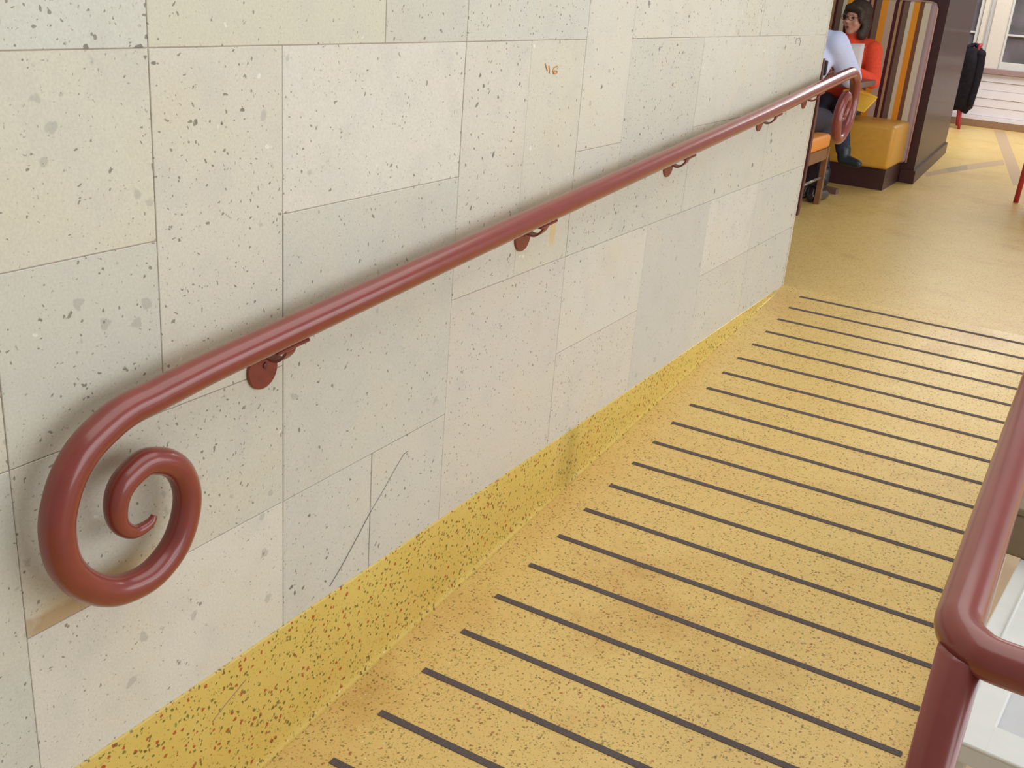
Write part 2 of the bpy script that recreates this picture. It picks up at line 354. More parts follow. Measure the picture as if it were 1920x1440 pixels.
# ------------------------------------------------------------------ ramp, landing, base
YB = -4.25; ZB = M*YB
bm = B()
prism(bm, [(-0.02, YB, ZB), (-0.02, 0, 0), (-0.02, 0, -0.7), (-0.02, YB, -0.7)], (1.16, 0, 0))
ramp = struct(link('floor', bm, 'ramp'))
landing = struct(link('floor', box(B(), -4.0, 4.5, 0.0, 9.2, -0.7, 0.0), 'ramp'))
struct(link('floor', box(B(), 1.172, 6.0, -6.5, 0.0, -0.7, ZB), 'lower'))
struct(link('floor', box(B(), -0.02, 1.172, -6.5, YB, -0.7, ZB), 'ramp'))
SX0, SX1, SD, SY1 = 0.1115, 1.092, 0.1594, -0.0968
nrm = Vector((0, -M, 1)).normalized(); tdir = Vector((0, 1, M)).normalized()
bm = B(); sw, st = 0.0085, 0.0016
L_ = SX1-SX0; vv = []
for zz in (-0.001, st):
    for (x_, s_) in ((0, -sw), (L_, -sw), (L_, sw), (0, sw)):
        vv.append(bm.verts.new(Vector((x_, 0, 0))+tdir*s_+nrm*zz))
for f in ((0, 3, 2, 1), (4, 5, 6, 7), (0, 1, 5, 4), (1, 2, 6, 5), (2, 3, 7, 6), (3, 0, 4, 7)): bm.faces.new([vv[i] for i in f])
first = link('anti_slip_strip', bm, 'strip', ramp); first.location = (SX0, SY1, M*SY1)
for k in range(1, 24):
    o = first.copy(); C.objects.link(o); o.parent = ramp; y_ = SY1-SD*k
    o.location = (SX0+random.uniform(-0.003, 0.003), y_, M*y_)
# floor inlays of the landing
def floor_poly(name, pts, mat):
    bm = B(); prism(bm, [(p_.x, p_.y, -0.002) for p_ in pts], (0, 0, 0.0028)); return link(name, bm, mat, landing)
fl = lambda x, y: pix(x, y, (0, 0, 1), 0)
floor_poly('inlay_band', [fl(1737, 331), fl(1779, 324), fl(1772, 316), fl(1735, 324)], 'inlay')
floor_poly('inlay_band', [fl(1779, 324), fl(1815, 318), fl(1812, 309), fl(1772, 316)], 'inlay_grey')
floor_poly('inlay_band', [fl(1815, 318), fl(1884, 308.8), fl(1880.5, 299.6), fl(1812, 309)], 'inlay')
floor_poly('inlay_band', [fl(1863, 243.5), fl(1884, 246), fl(1921, 342), fl(1900, 348)], 'inlay')
# tapering terrazzo base along the wall, with a cove to the floor
base = struct(empty('baseboard_left')); 
def base_piece(ya, yb):
    bm = B(); rows = []
    n = max(2, int((yb-ya)/0.1))
    for i in range(n+1):
        y_ = ya+(yb-ya)*i/n; zr = M*y_; H_ = -zr
        prof = [(-0.004, -0.0012), (0.0035, -0.0012), (0.0042, -0.004)]
        c_ = min(0.045, H_*0.45)
        for (fx, fz) in ((0.0050, 1.0), (0.0056, 0.66), (0.0072, 0.36), (0.0100, 0.14), (0.0150, -0.02)): prof.append((fx, zr+fz*c_ if fz < 1 else max(zr+c_, zr+0.001)))
        prof.append((-0.004, zr-0.02))
        rows.append([bm.verts.new((x_, y_, min(z_, -0.0012))) for x_, z_ in prof])
    m_ = len(rows[0])
    for i in range(n):
        for k in range(m_-1): bm.faces.new((rows[i][k], rows[i][k+1], rows[i+1][k+1], rows[i+1][k]))
    bm.faces.new(rows[0]); bm.faces.new(rows[-1][::-1])
    return link('base_panel', bm, 'base', base, True)
for ya, yb in ((-4.25, -2.0835), (-2.0815, -0.10)): base_piece(ya, yb)
def bstroke(pts):
    return link('hairline_crack', tube(B(), [(0.0048, *wp(*q)) for q in pts], 0.0008, 6), 'skirt', base)
bstroke(((458, 1272), (440, 1294), (420, 1318), (394, 1352)))

# ------------------------------------------------------------------ wall handrail with scrolled ends
RX = 0.059; RR = 0.0245
rail = empty('handrail', (0, -1.8, 0.0)); tag(rail, 'oxide-red tubular handrail with scrolled ends fixed to the stone wall', 'handrail')
scr_px = [(330, 722), (284, 746), (243, 766), (207, 792), (162, 837), (132, 886), (115, 935), (107, 987), (114, 1040), (131, 1073), (159, 1096), (198, 1108), (236, 1103), (283, 1078), (321, 1034), (342, 988),
          (351, 939), (347, 906), (334, 880), (314, 867), (293, 864), (272, 867), (252, 882), (231, 906), (220, 931), (217, 957), (222, 980), (235, 993), (252, 997), (270, 989), (283, 978), (289, 966)]
scr_r = [1, 1, 1, 1, 1, 1, 1, 1, 1, .99, .98, .96, .94, .93, .92, .91, .90, .89, .88, .87, .86, .85, .83, .80, .76, .70, .60, .50, .42, .36, .29, .20]
near = [pix(x, y, (1, 0, 0), RX) for x, y in scr_px]
ym, zm = near[0].y, near[0].z
loc = lambda p_: Vector(p_)-Vector(rail.location)
straight = [(-3.50, None), (-3.403, 0.624), (-2.527, 0.694), (-1.70, 0.757), (-0.839, 0.823), (-0.10, 0.887)]
pts = [(RX, p_.y, p_.z, RR*k) for p_, k in zip(near, scr_r)][::-1]
pts += [(RX, y_, z_, RR) for y_, z_ in straight[1:]]
# far end: same scroll turned round, hanging beyond the wall's corner
yf, zf = 0.23, 0.914
far = [(RX, yf+(ym-p_.y)*1.02, zf+(p_.z-zm)-0.0*k, RR*k) for p_, k in zip(near, scr_r)]
fy = []
for (x_, y_, z_, r_) in far:
    fy.append((x_, y_, z_ + (y_-yf)*2*0.085, r_))
pts += fy
sp = spline(pts, 6)
link('rail', tube(B(), [loc(q[:3]) for q in sp], [max(q[3], 0.003) for q in sp], 28), 'rail', rail, True)
def rail_z(y_):
    pr = [(a[1], a[2]) for a in sp if -3.6 < a[1] < 0.2 and a[2] > 0.55+0.07*0 and a[2] > 0.60+(a[1]+3.6)*0.06]
    pr.sort(); 
    for (ya, za), (yb, zb) in zip(pr, pr[1:]):
        if ya <= y_ <= yb: return za+(zb-za)*(y_-ya)/max(yb-ya, 1e-6)
    return 0.9156+M*y_
for (px_, py_) in ((487, 729), (974, 471), (1248, 332), (1420, 246), (1504, 204)):      # lowest point of each wall plate
    q = pix(px_, py_)+Vector((0, 0.004, 0.036)); zb = rail_z(q.y); br = empty('bracket', loc(q)); br.parent = rail
    Rr = 0.036
    bm = B(); tube(bm, [(-0.001, 0, 0), (0.004, 0, 0), (0.0055, 0, 0)], [Rr, Rr, Rr-0.0015], 32); link('wall_plate', bm, 'rail_worn', br)
    bm = B(); tube(bm, [(0.004, 0.004, 0.006), (0.0075, 0.004, 0.006), (0.009, 0.004, 0.006)], [0.0062, 0.0060, 0.003], 6); link('screw', bm, 'screw', br)
    top = zb-q.z
    bm = B(); path = spline([(0.003, 0.006, top-RR-0.018), (0.016, 0.006, top-RR-0.031), (0.036, 0.008, top-RR-0.033), (RX-0.006, 0.010, top-RR-0.018), (RX, 0.012, top-RR+0.002)], 6)
    strap(bm, path, (0, 1, 0.08), 0.022, 0.005); link('arm', bm, 'rail_worn', br)
    bm = B(); box(bm, RX-0.012, RX+0.012, -0.036, 0.044, -0.003, 0.003, 0.0015, 1)
    for v_ in bm.verts: v_.co.z += top-RR-0.0015+v_.co.y*0.08
    link('saddle', bm, 'rail_worn', br)

# ------------------------------------------------------------------ free-standing handrail with corner post on the open side
guard = empty('guard_rail', (1.151, -3.578, ZB)); tag(guard, 'oxide-red tubular guard rail with corner post on the open side of the ramp', 'handrail')
gl = lambda p_: Vector(p_)-Vector(guard.location)
HX, HH = 1.151, 0.905
zc = lambda y_: M*y_+HH
yc = -3.578; rb = 0.050
pth = [(HX, 0.30, zc(0.30)), (HX, -1.5, zc(-1.5)), (HX, -3.0, zc(-3.0))]
for k in range(0, 9):
    a = math.pi/2*k/8
    pth.append((HX+rb*(1-math.cos(a)), yc+rb-rb*math.sin(a), zc(yc+rb*(1-math.sin(a)))))
pth += [(HX+0.30, yc, zc(yc)-0.004), (HX+1.3, yc, zc(yc)-0.004)]
link('rail', tube(B(), [gl(p_) for p_ in pth], [0.0250]*5+[0.0246]*4+[0.0236]*(len(pth)-9), 32), 'rail', guard, True)
for (px_, py2) in ((1.162, yc+0.004), (HX, -0.1), (HX+1.28, yc)):
    base_z = M*py2 if px_ < 1.2 and py2 > YB else ZB
    bm = B(); tube(bm, [gl((px_, py2, base_z-0.01)), gl((px_, py2, zc(py2)-0.005))], 0.0238, 28); link('post', bm, 'rail', guard, True)
    bm = B(); tube(bm, [gl((px_, py2, base_z)), gl((px_, py2, base_z+0.008)), gl((px_, py2, base_z+0.010))], [0.052, 0.052, 0.046], 28); link('floor_flange', bm, 'rail_worn', guard)

# kerb on the open side
bm = B(); prism(bm, [(1.125, YB, ZB+0.012), (1.125, 0, 0.012), (1.125, 0, -0.3), (1.125, YB, -0.7)], (0.047, 0, 0))
struct(link('trim_2', bm, 'kerb'))

# ------------------------------------------------------------------ white panelled bench standing beside the ramp
bang = math.atan2(0.022, 0.261)
bench = empty('panelled_bench', (1.173, -2.613, ZB)); bench.rotation_euler = (0, 0, -bang)
tag(bench, 'white painted bench with recessed panel top standing beside the ramp', 'bench')
Zt = 0.1-ZB
E0, E1, Wd = -0.395, 1.30, 0.46
link('frame', box(box(box(box(B(), 0, 0.085, E0, E1, Zt-0.035, Zt, 0.003), Wd-0.085, Wd, E0, E1, Zt-0.035, Zt, 0.003), 0.08, Wd-0.08, E0, E0+0.088, Zt-0.035, Zt, 0.003), 0.08, Wd-0.08, E1-0.09, E1, Zt-0.035, Zt, 0.003), 'white', bench)
link('seat_panel', box(B(), 0.08, Wd-0.08, E0+0.085, E1-0.085, Zt-0.034, Zt-0.014), 'panel_grey', bench)
link('bead', tube(B(), [(0.034, E0+0.17, Zt), (0.034, E1-0.01, Zt)], 0.0032, 8), 'white', bench, True)
link('bead', tube(B(), [(0.035, E0+0.003, Zt), (Wd-0.03, E0+0.003, Zt)], 0.0035, 8), 'white', bench, True)
for (lx, ly) in ((0.012, E0+0.012), (Wd-0.06, E0+0.012), (0.012, E1-0.06), (Wd-0.06, E1-0.06)):
    link('leg', box(B(), lx, lx+0.048, ly, ly+0.048, 0, Zt-0.03, 0.003), 'white', bench)
link('apron', box(B(), 0.02, 0.04, E0+0.05, E1-0.05, Zt-0.12, Zt-0.03), 'white', bench)
crate = empty('wooden_box', (1.19, -2.27, 0.1)); crate.rotation_euler = (0, 0, -bang)
tag(crate, 'olive-brown box lying on the white panelled bench', 'box')
link('body', box(B(), -0.028, 0.25, 0, 0.42, 0, 0.10, 0.006), 'olive', crate)
link('lid', box(B(), -0.032, 0.254, -0.004, 0.424, 0.10, 0.118, 0.004), 'olive', crate)

# ------------------------------------------------------------------ dining room behind: partition, window wall
part = struct(link('wall_partition', prism(B(), [(-3.0, 3.64, 0), (-0.118, 3.64, 0), (-0.236, 5.80, 0), (-3.0, 5.80, 0)], (0, 0, 2.4)), 'dark_wood'))
struct(link('baseboard_partition', prism(B(), [(-0.209, 3.622, 0), (-0.101, 3.622, 0), (-0.219, 5.816, 0), (-0.4, 5.816, 0)], (0, 0, 0.095)), 'dark_wood'))
YW = 8.76
wb = struct(link('wall_back', box(box(box(box(B(), -4.0, 4.5, YW+0.02, YW+0.22, 0, 0.64), -4, 4.5, YW+0.02, YW+0.22, 2.3, 3.0), -0.56, -0.42, YW+0.02, YW+0.22, 0.6, 2.4), 1.38, 2.2, YW+0.02, YW+0.22, 0.6, 2.4), 'cream'))
for (za, zb, pr) in ((0.075, 0.125, 0.02), (0.125, 0.225, 0.0), (0.225, 0.318, 0.004), (0.318, 0.408, 0.010), (0.408, 0.50, 0.006), (0.50, 0.585, 0.014)):
    link('wainscot_board', box(B(), -4.0, 4.5, YW-pr, YW+0.03, za, zb-0.003, 0.002, 1), 'boards', wb)
struct(link('baseboard_back', box(B(), -4.0, 4.5, YW-0.03, YW+0.03, 0, 0.072, 0.003), 'skirt'))
struct(link('trim_3', box(B(), -4.0, 4.5, YW-0.05, YW+0.1, 0.585, 0.642, 0.004), 'sill'))
def window(name, x0, x1, f=0.19):
    wn = struct(empty(name, (x0, YW, 0.642)))
    W_, Hh = x1-x0, 1.66
    link('outer_frame', box(box(box(B(), 0, f-0.022, 0.0, 0.08, 0, Hh, 0.003), W_-f+0.022, W_, 0, 0.08, 0, Hh, 0.003), f-0.025, W_-f+0.025, 0.0, 0.08, Hh-0.1, Hh, 0.003), 'cream', wn)
    link('sash', box(box(box(box(B(), f-0.022, f, -0.012, 0.05, 0.0, Hh-0.1, 0.003), W_-f, W_-f+0.022, -0.012, 0.05, 0, Hh-0.1, 0.003), f-0.002, W_-f+0.002, -0.010, 0.05, 0, 0.078, 0.003), f-0.002, W_-f+0.002, -0.010, 0.05, Hh-0.16, Hh-0.1, 0.003), 'white', wn)
    link('glazing_bar', box(B(), f-0.002, W_-f+0.002, -0.006, 0.045, 0.356, 0.376, 0.002, 1), 'white', wn)
    link('glazing_bar', box(B(), f-0.002, W_-f+0.002, -0.006, 0.045, 0.82, 0.84, 0.002, 1), 'white', wn)
    for za, zb in ((0.07, 0.36), (0.372, 0.824), (0.836, Hh-0.15)): link('pane', box(B(), f-0.004, W_-f+0.004, 0.022, 0.030, za, zb), 'pane', wn)
    return wn
window('window_1', -0.435, 1.40)
window('window_2', -2.42, -0.550, 0.035)
link('pilaster', box(B(), -0.545, -0.500, YW-0.02, YW+0.03, 0.642, 2.3, 0.003), 'cream', wb)
link('groove', box(B(), -0.478, -0.450, YW-0.004, YW+0.03, 0.642, 2.3, 0.003), 'panel_grey', wb)

# ------------------------------------------------------------------ banquette
bq = empty('banquette', (-1.2, 3.3, 0)); tag(bq, 'high-backed banquette with striped back and mustard seat against dark partition', 'bench')
lb = lambda x, y, z: (x+1.2, y-3.3, z)
def boxl(org, x0, x1, y0, y1, z0, z1, bev=0.0, seg=2): return box(B(), x0-org[0], x1-org[0], y0-org[1], y1-org[1], z0-org[2], z1-org[2], bev, seg)
OB = (-1.2, 3.3, 0)
link('plinth', boxl(OB, -2.6, -0.215, 3.095, 3.625, 0, 0.15), 'dark_wood', bq)
for xa, xb in ((-2.6, -1.405), (-1.395, -0.196)):
    o = link('seat_cushion', boxl(OB, xa, xb, 3.055, 3.57, 0.148, 0.445, 0.03, 4), 'mustard', bq, True)
bm = box(B(), -1.8, 0, 0, 0.080, 0, 1.105, 0.028, 4)
link('back_cushion', bm, 'stripes', bq, True, lb(-0.185, 3.556, 0.145))
rp = [(-0.181, 3.60, 0.15), (-0.181, 3.60, 0.6), (-0.183, 3.60, 1.21), (-0.20, 3.60, 1.243), (-0.24, 3.60, 1.254), (-1.9, 3.60, 1.254)]
link('piping', tube(B(), [lb(*q) for q in rp], 0.008, 8), 'piping', bq, True)

# ------------------------------------------------------------------ table
tb = empty('cafe_table', (-0.86, 2.72, 0)); tag(tb, 'brown cafe table on a pedestal foot between the two seated people', 'table')
link('tabletop', box(B(), -0.49, 0.49, -0.22, 0.25, 0.700, 0.738, 0.008), 'table_wood', tb)
link('pedestal', tube(B(), [(0, 0, 0.04), (0, 0, 0.70)], 0.035, 18), 'dark_wood', tb, True)
for a in range(4):
    an = a*math.pi/2-0.17; fL = 0.45 if a % 2 == 0 else 0.32
    bm = B(); d_ = Vector((math.cos(an), math.sin(an), 0)); s_ = Vector((-d_.y, d_.x, 0))*0.03
    p0 = d_*0.02; p1 = d_*fL
    prism(bm, [p0-s_+Vector((0, 0, 0.0)), p1-s_*0.8, p1+s_*0.8, p0+s_], (0, 0, 0.035))
    for v_ in bm.verts:
        if v_.co.z > 0.02 and v_.co.length < 0.2: v_.co.z += 0.03
    link('foot', bm, 'table_wood', tb)

# ------------------------------------------------------------------ dining chair of the man
ch = empty('dining_chair', (-0.64, 1.92, 0)); tag(ch, 'wooden dining chair with orange seat that the person in pale blue shirt sits on', 'chair')
for sx in (1, -1):
    xo = sx*0.215
    link('front_leg', box(B(), xo-0.018, xo+0.018, 0.228, 0.262, 0, 0.36, 0.003), 'brown_wood', ch)
    bm = B(); strap(bm, [(xo, -0.235, 0.0), (xo, -0.222, 0.36), (xo, -0.225, 0.60), (xo, -0.262, 0.90)], (1, 0, 0), 0.036, 0.040)
    link('back_leg', bm, 'maroon_wood', ch)
    link('side_rail', box(B(), xo-0.013, xo+0.013, -0.22, 0.235, 0.285, 0.355, 0.003), 'brown_wood', ch)
    link('stretcher', tube(B(), [(xo, -0.22, 0.17), (xo, 0.245, 0.17)], 0.009, 10), 'metal', ch, True)
link('front_rail', box(B(), -0.20, 0.20, 0.236, 0.256, 0.285, 0.355, 0.003), 'brown_wood', ch)
link('seat', box(B(), -0.228, 0.228, -0.215, 0.262, 0.352, 0.440, 0.022, 3), 'orange_seat', ch, True)
link('top_rail', box(B(), -0.215, 0.215, -0.275, -0.250, 0.80, 0.88, 0.006), 'maroon_wood', ch)
link('lower_rail', box(B(), -0.20, 0.20, -0.240, -0.220, 0.50, 0.54, 0.004), 'maroon_wood', ch)

# ------------------------------------------------------------------ people
def head(bm, c, yaw, s=1.0):
    """skull, jaw, nose, ears, lips; looks along -y before yaw"""
    R_ = Matrix.Rotation(yaw, 3, 'Z'); c = Vector(c)
    def e(o, r_): ellipsoid(bm, c+R_ @ (Vector(o)*s), tuple(x*s for x in r_), R_)
    e((0, 0.012, 0.022), (0.073, 0.090, 0.085)); e((0, -0.030, -0.030), (0.058, 0.058, 0.075)); e((0, -0.052, -0.088), (0.030, 0.028, 0.022))
    e((0, -0.094, -0.022), (0.012, 0.020, 0.015)); e((0, -0.086, 0.0), (0.009, 0.014, 0.026))
    e((0, -0.078, -0.058), (0.022, 0.012, 0.009)); e((0.040, -0.062, -0.030), (0.022, 0.020, 0.022)); e((-0.040, -0.062, -0.030), (0.022, 0.020, 0.022))
    e((0.076, 0.005, -0.012), (0.010, 0.020, 0.030)); e((-0.076, 0.005, -0.012), (0.010, 0.020, 0.030))
def hand(bm, wrist, d, up, side, curl=0.6, s=1.0):
    """palm, four fingers of unequal length with a bend, thumb from the palm's side"""
    wrist = Vector(wrist); d = Vector(d).normalized(); up = Vector(up); up = (up-d*up.dot(d)).normalized(); sd = d.cross(up)*side
    for k in range(4): capsule(bm, wrist+sd*(k-1.5)*0.012*s, 0.012*s, wrist+d*0.075*s+sd*(k-1.5)*0.019*s, 0.0115*s, 8)
    for k, L1 in enumerate((0.036, 0.042, 0.040, 0.030)):
        a = wrist+d*0.080*s+sd*(k-1.5)*0.020*s
        b = a+(d*math.cos(curl*0.5)-up*math.sin(curl*0.5))*L1*s; c_ = b+(d*math.cos(curl*1.5)-up*math.sin(curl*1.5))*L1*0.85*s
        capsule(bm, a, 0.0088*s, b, 0.0082*s, 8); capsule(bm, b, 0.0082*s, c_, 0.0068*s, 8)
    a = wrist+d*0.022*s-sd*0.026*s; b = a+(d*0.6-sd*0.7-up*0.2)*0.040*s; c_ = b+(d*0.9-sd*0.2-up*0.2)*0.030*s
    capsule(bm, a, 0.013*s, b, 0.010*s, 8); capsule(bm, b, 0.010*s, c_, 0.008*s, 8)

# --- woman on the banquette
WX, WY = -0.655, 3.30
W0 = Vector((WX, WY, 0))
wv = lambda x, y, z: W0+Vector((x, y, z))
hy = -0.42            # head turned towards the person opposite
hc = wv(0.015, -0.05, 1.108)
bm = B(); head(bm, hc, hy, 0.98)
capsule(bm, wv(0, -0.02, 0.90), 0.055, wv(0.01, -0.035, 1.05), 0.047)
capsule(bm, wv(0, 0, 0.56), 0.115, wv(0, -0.02, 0.88), 0.10)
sl, el_, hl = wv(0.165, -0.03, 0.915), wv(0.225, -0.16, 0.715), wv(0.125, -0.355, 0.785)
sr, er, hr = wv(-0.165, -0.03, 0.915), wv(-0.21, -0.17, 0.715), wv(-0.02, -0.37, 0.785)
for a, b, c_ in ((sl, el_, hl), (sr, er, hr)):
    capsule(bm, a, 0.040, b, 0.034); capsule(bm, b, 0.034, c_, 0.023)
    capsule(bm, wv(0, -0.02, 0.90), 0.06, a, 0.04)
hand(bm, hl, (-0.55, -0.55, 0.45), (0.1, -0.6, 0.8), 1, 0.9, 0.92); hand(bm, hr, (0.5, -0.6, 0.45), (0, -0.6, 0.8), -1, 0.9, 0.92)
kl, al = wv(0.115, -0.44, 0.505), wv(0.19, -0.47, 0.245)
kr, ar = wv(-0.03, -0.43, 0.485), wv(0.10, -0.55, 0.09)
for s_, k_, a_ in ((0.085, kl, al), (-0.085, kr, ar)):
    capsule(bm, wv(s_, -0.02, 0.53), 0.066, k_, 0.05); capsule(bm, k_, 0.046, a_, 0.034)
wo = fuse('person', bm, 'skin', None, 0.008, 3)
tag(wo, 'person in orange-red jumper and glasses seated on the banquette holding a paper', 'person')
bm = B()
capsule(bm, wv(0, 0.0, 0.60), 0.135, wv(0, -0.01, 0.72), 0.130); ellipsoid(bm, wv(0, -0.02, 0.84), (0.165, 0.125, 0.13)); capsule(bm, wv(-0.13, -0.01, 0.935), 0.052, wv(0.13, -0.01, 0.935), 0.052)
capsule(bm, wv(0, -0.02, 0.93), 0.075, wv(0.005, -0.03, 0.995), 0.056)
for a, b, c_ in ((sl, el_, hl), (sr, er, hr)): capsule(bm, a, 0.060, b, 0.052); capsule(bm, b, 0.050, b+(c_-b)*0.93, 0.036)
fuse('jumper', bm, 'orange_knit', wo, 0.010, 4)
bm = B(); capsule(bm, wv(-0.06, 0.0, 0.545), 0.105, wv(0.06, 0.0, 0.545), 0.105)
for s_, k_, a_ in ((0.085, kl, al), (-0.085, kr, ar)):
    capsule(bm, wv(s_, -0.02, 0.535), 0.088, k_, 0.066); capsule(bm, k_, 0.062, k_+(a_-k_)*0.9, 0.050)
fuse('jeans', bm, 'jeans', wo, 0.012, 4)
bm = B(); capsule(bm, al+Vector((0, 0, 0.03)), 0.047, al+Vector((0.01, -0.01, -0.03)), 0.042); capsule(bm, al+Vector((0.015, -0.01, -0.035)), 0.040, al+Vector((0.12, -0.05, -0.045)), 0.028)
fuse('boot', bm, 'boot', wo, 0.008, 3)
bm = B(); capsule(bm, ar+Vector((0, 0, 0.03)), 0.047, ar+Vector((0, 0, -0.03)), 0.045); capsule(bm, ar+Vector((0, -0.02, -0.048)), 0.042, ar+Vector((0.03, -0.15, -0.056)), 0.034)
fuse('boot', bm, 'boot', wo, 0.008, 3)
bm = B(); Rh = Matrix.Rotation(hy, 3, 'Z')
def hh(o, r_): ellipsoid(bm, hc+Rh @ Vector(o), r_, Rh)
hh((0, 0.022, 0.045), (0.086, 0.096, 0.083)); hh((0, 0.055, -0.025), (0.085, 0.062, 0.095)); hh((0.078, 0.018, -0.055), (0.020, 0.042, 0.075)); hh((-0.078, 0.018, -0.055), (0.020, 0.042, 0.075))
hh((0.0, -0.055, 0.068), (0.068, 0.034, 0.032)); hh((0.066, -0.025, 0.02), (0.020, 0.038, 0.055)); hh((-0.066, -0.025, 0.02), (0.020, 0.038, 0.055)); hh((0.068, 0.0, -0.10), (0.028, 0.045, 0.04))
fuse('hair', bm, 'hair', wo, 0.008, 3)
gls = []
bm = B()
for s_ in (1, -1): tube(bm, [hc+Rh @ Vector((s_*0.031+0.024*math.cos(a), -0.098+0.012*abs(math.cos(a))*0, 0.004+0.018*math.sin(a))) for a in (2*math.pi*k/20 for k in range(21))], 0.0024, 6)
tube(bm, [hc+Rh @ Vector((-0.008, -0.100, 0.008)), hc+Rh @ Vector((0.008, -0.100, 0.008))], 0.0022, 6)
for s_ in (1, -1): tube(bm, [hc+Rh @ Vector((s_*0.055, -0.097, 0.006)), hc+Rh @ Vector((s_*0.078, -0.06, 0.006)), hc+Rh @ Vector((s_*0.080, 0.005, 0.002))], 0.0022, 6)
link('spectacles', bm, 'lens', wo, True)
for s_ in (1, -1): link('eye', ellipsoid(B(), hc+Rh @ Vector((s_*0.031, -0.0775, 0.004)), (0.012, 0.008, 0.007), Rh, 12, 8), 'dark_hair', wo, True)
bm = B(); ellipsoid(bm, hc+Rh @ Vector((0, -0.0885, -0.058)), (0.019, 0.006, 0.006), Rh, 12, 8); link('lips', bm, 'rail_worn', wo, True)
# paper she holds
bm = B(); pc = wv(0.10, -0.415, 0.855)
ux = Vector((0.95, 0.1, 0.12)).normalized(); uy = Vector((-0.1, 0.35, 0.93)).normalized(); un = ux.cross(uy)
grid = []
for i in range(7):
    row = []
    for j in range(7):
        a, b = (i/6-0.5)*0.17, (j/6-0.5)*0.20
        row.append(bm.verts.new(pc+ux*a+uy*b+un*(0.012*math.cos(a*16))))
    grid.append(row)
for i in range(6):
    for j in range(6): bm.faces.new((grid[i][j], grid[i+1][j], grid[i+1][j+1], grid[i][j+1]))
o = link('paper_sheet', bm, 'paper', None, True); md = o.modifiers.new('t', 'SOLIDIFY'); md.thickness = 0.0015
tag(o, 'white paper sheet held up by the person in orange-red jumper', 'paper')
# yellow folded paper on the lap, spilling over the thigh
bm = B()
q0, q1, q2, q3, q4 = wv(0.10, -0.10, 0.655), wv(0.285, -0.22, 0.600), wv(0.245, -0.33, 0.520), wv(0.12, -0.36, 0.535), wv(0.06, -0.25, 0.63)
prism(bm, [q0, q1, q2, q3, q4], (0.0, 0.0, 0.012)); bmesh.ops.triangulate(bm, faces=bm.faces[:])
bm2 = bm; prism(bm2, [q0+Vector((0, 0, 0.006)), q1+Vector((0, 0.03, 0.012)), q2+Vector((-0.02, 0.07, 0.05)), q4+Vector((0.02, 0.04, 0.03))], (0.0, 0.0, 0.008))
tag(link('folded_paper', bm2, 'yellow'), 'yellow folded paper lying on the lap of the person in orange-red jumper', 'paper')

# --- man on the chair, back to the camera
M0 = Vector((-0.655, 1.93, 0)); mv = lambda x, y, z: M0+Vector((x, y, z))
mh = mv(0.0, 0.17, 1.20)
bm = B(); head(bm, mh, math.pi-0.25, 1.02)
capsule(bm, mv(0, 0.07, 0.98), 0.065, mv(0, 0.14, 1.13), 0.055); capsule(bm, mv(0, -0.02, 0.56), 0.13, mv(0, 0.06, 0.93), 0.12)
s2, e2, h2 = mv(0.215, 0.06, 0.975), mv(0.305, 0.21, 0.785), mv(0.16, 0.50, 0.79)
s3, e3, h3 = mv(-0.215, 0.06, 0.975), mv(-0.29, 0.22, 0.785), mv(-0.13, 0.50, 0.79)
for a, b, c_ in ((s2, e2, h2), (s3, e3, h3)):
    capsule(bm, mv(0, 0.06, 0.97), 0.07, a, 0.05); capsule(bm, a, 0.048, b, 0.040); capsule(bm, b, 0.040, c_, 0.028)
hand(bm, h2, (-0.5, 0.85, -0.1), (0, 0, 1), 1, 0.5); hand(bm, h3, (0.5, 0.85, -0.1), (0, 0, 1), -1, 0.5)
k2, a2 = mv(0.13, 0.40, 0.50), mv(0.185, 0.285, 0.10)
k3, a3 = mv(-0.10, 0.42, 0.50), mv(0.08, 0.30, 0.10)
for s_, k_, a_ in ((0.095, k2, a2), (-0.095, k3, a3)):
    capsule(bm, mv(s_, -0.02, 0.52), 0.075, k_, 0.055); capsule(bm, k_, 0.05, a_, 0.037)
mo = fuse('person', bm, 'skin', None, 0.008, 3)
tag(mo, 'person in pale blue shirt and charcoal trousers seated on wooden chair behind the wall end', 'person')
bm = B()
capsule(bm, mv(0, -0.045, 0.615), 0.150, mv(0, -0.02, 0.72), 0.150); ellipsoid(bm, mv(0, 0.04, 0.86), (0.215, 0.150, 0.17)); capsule(bm, mv(-0.17, 0.06, 0.985), 0.066, mv(0.17, 0.06, 0.985), 0.066)
capsule(bm, mv(-0.05, -0.05, 0.61), 0.13, mv(0.07, -0.05, 0.61), 0.13)
capsule(bm, mv(0, 0.07, 0.98), 0.085, mv(0, 0.11, 1.06), 0.066)
for a, b, c_ in ((s2, e2, h2), (s3, e3, h3)): capsule(bm, a, 0.076, b, 0.064); capsule(bm, b, 0.062, b+(c_-b)*0.93, 0.040)
fuse('shirt', bm, 'shirt', mo, 0.011, 4)
bm = B(); capsule(bm, mv(-0.08, -0.045, 0.535), 0.10, mv(0.08, -0.045, 0.535), 0.10); capsule(bm, mv(-0.07, -0.04, 0.56), 0.125, mv(0.07, -0.04, 0.56), 0.125)
for s_, k_, a_ in ((0.095, k2, a2), (-0.095, k3, a3)):
    capsule(bm, mv(s_, -0.02, 0.53), 0.093, k_, 0.074); capsule(bm, k_, 0.068, k_+(a_-k_)*0.92, 0.055)
fuse('trousers', bm, 'trousers', mo, 0.012, 4)
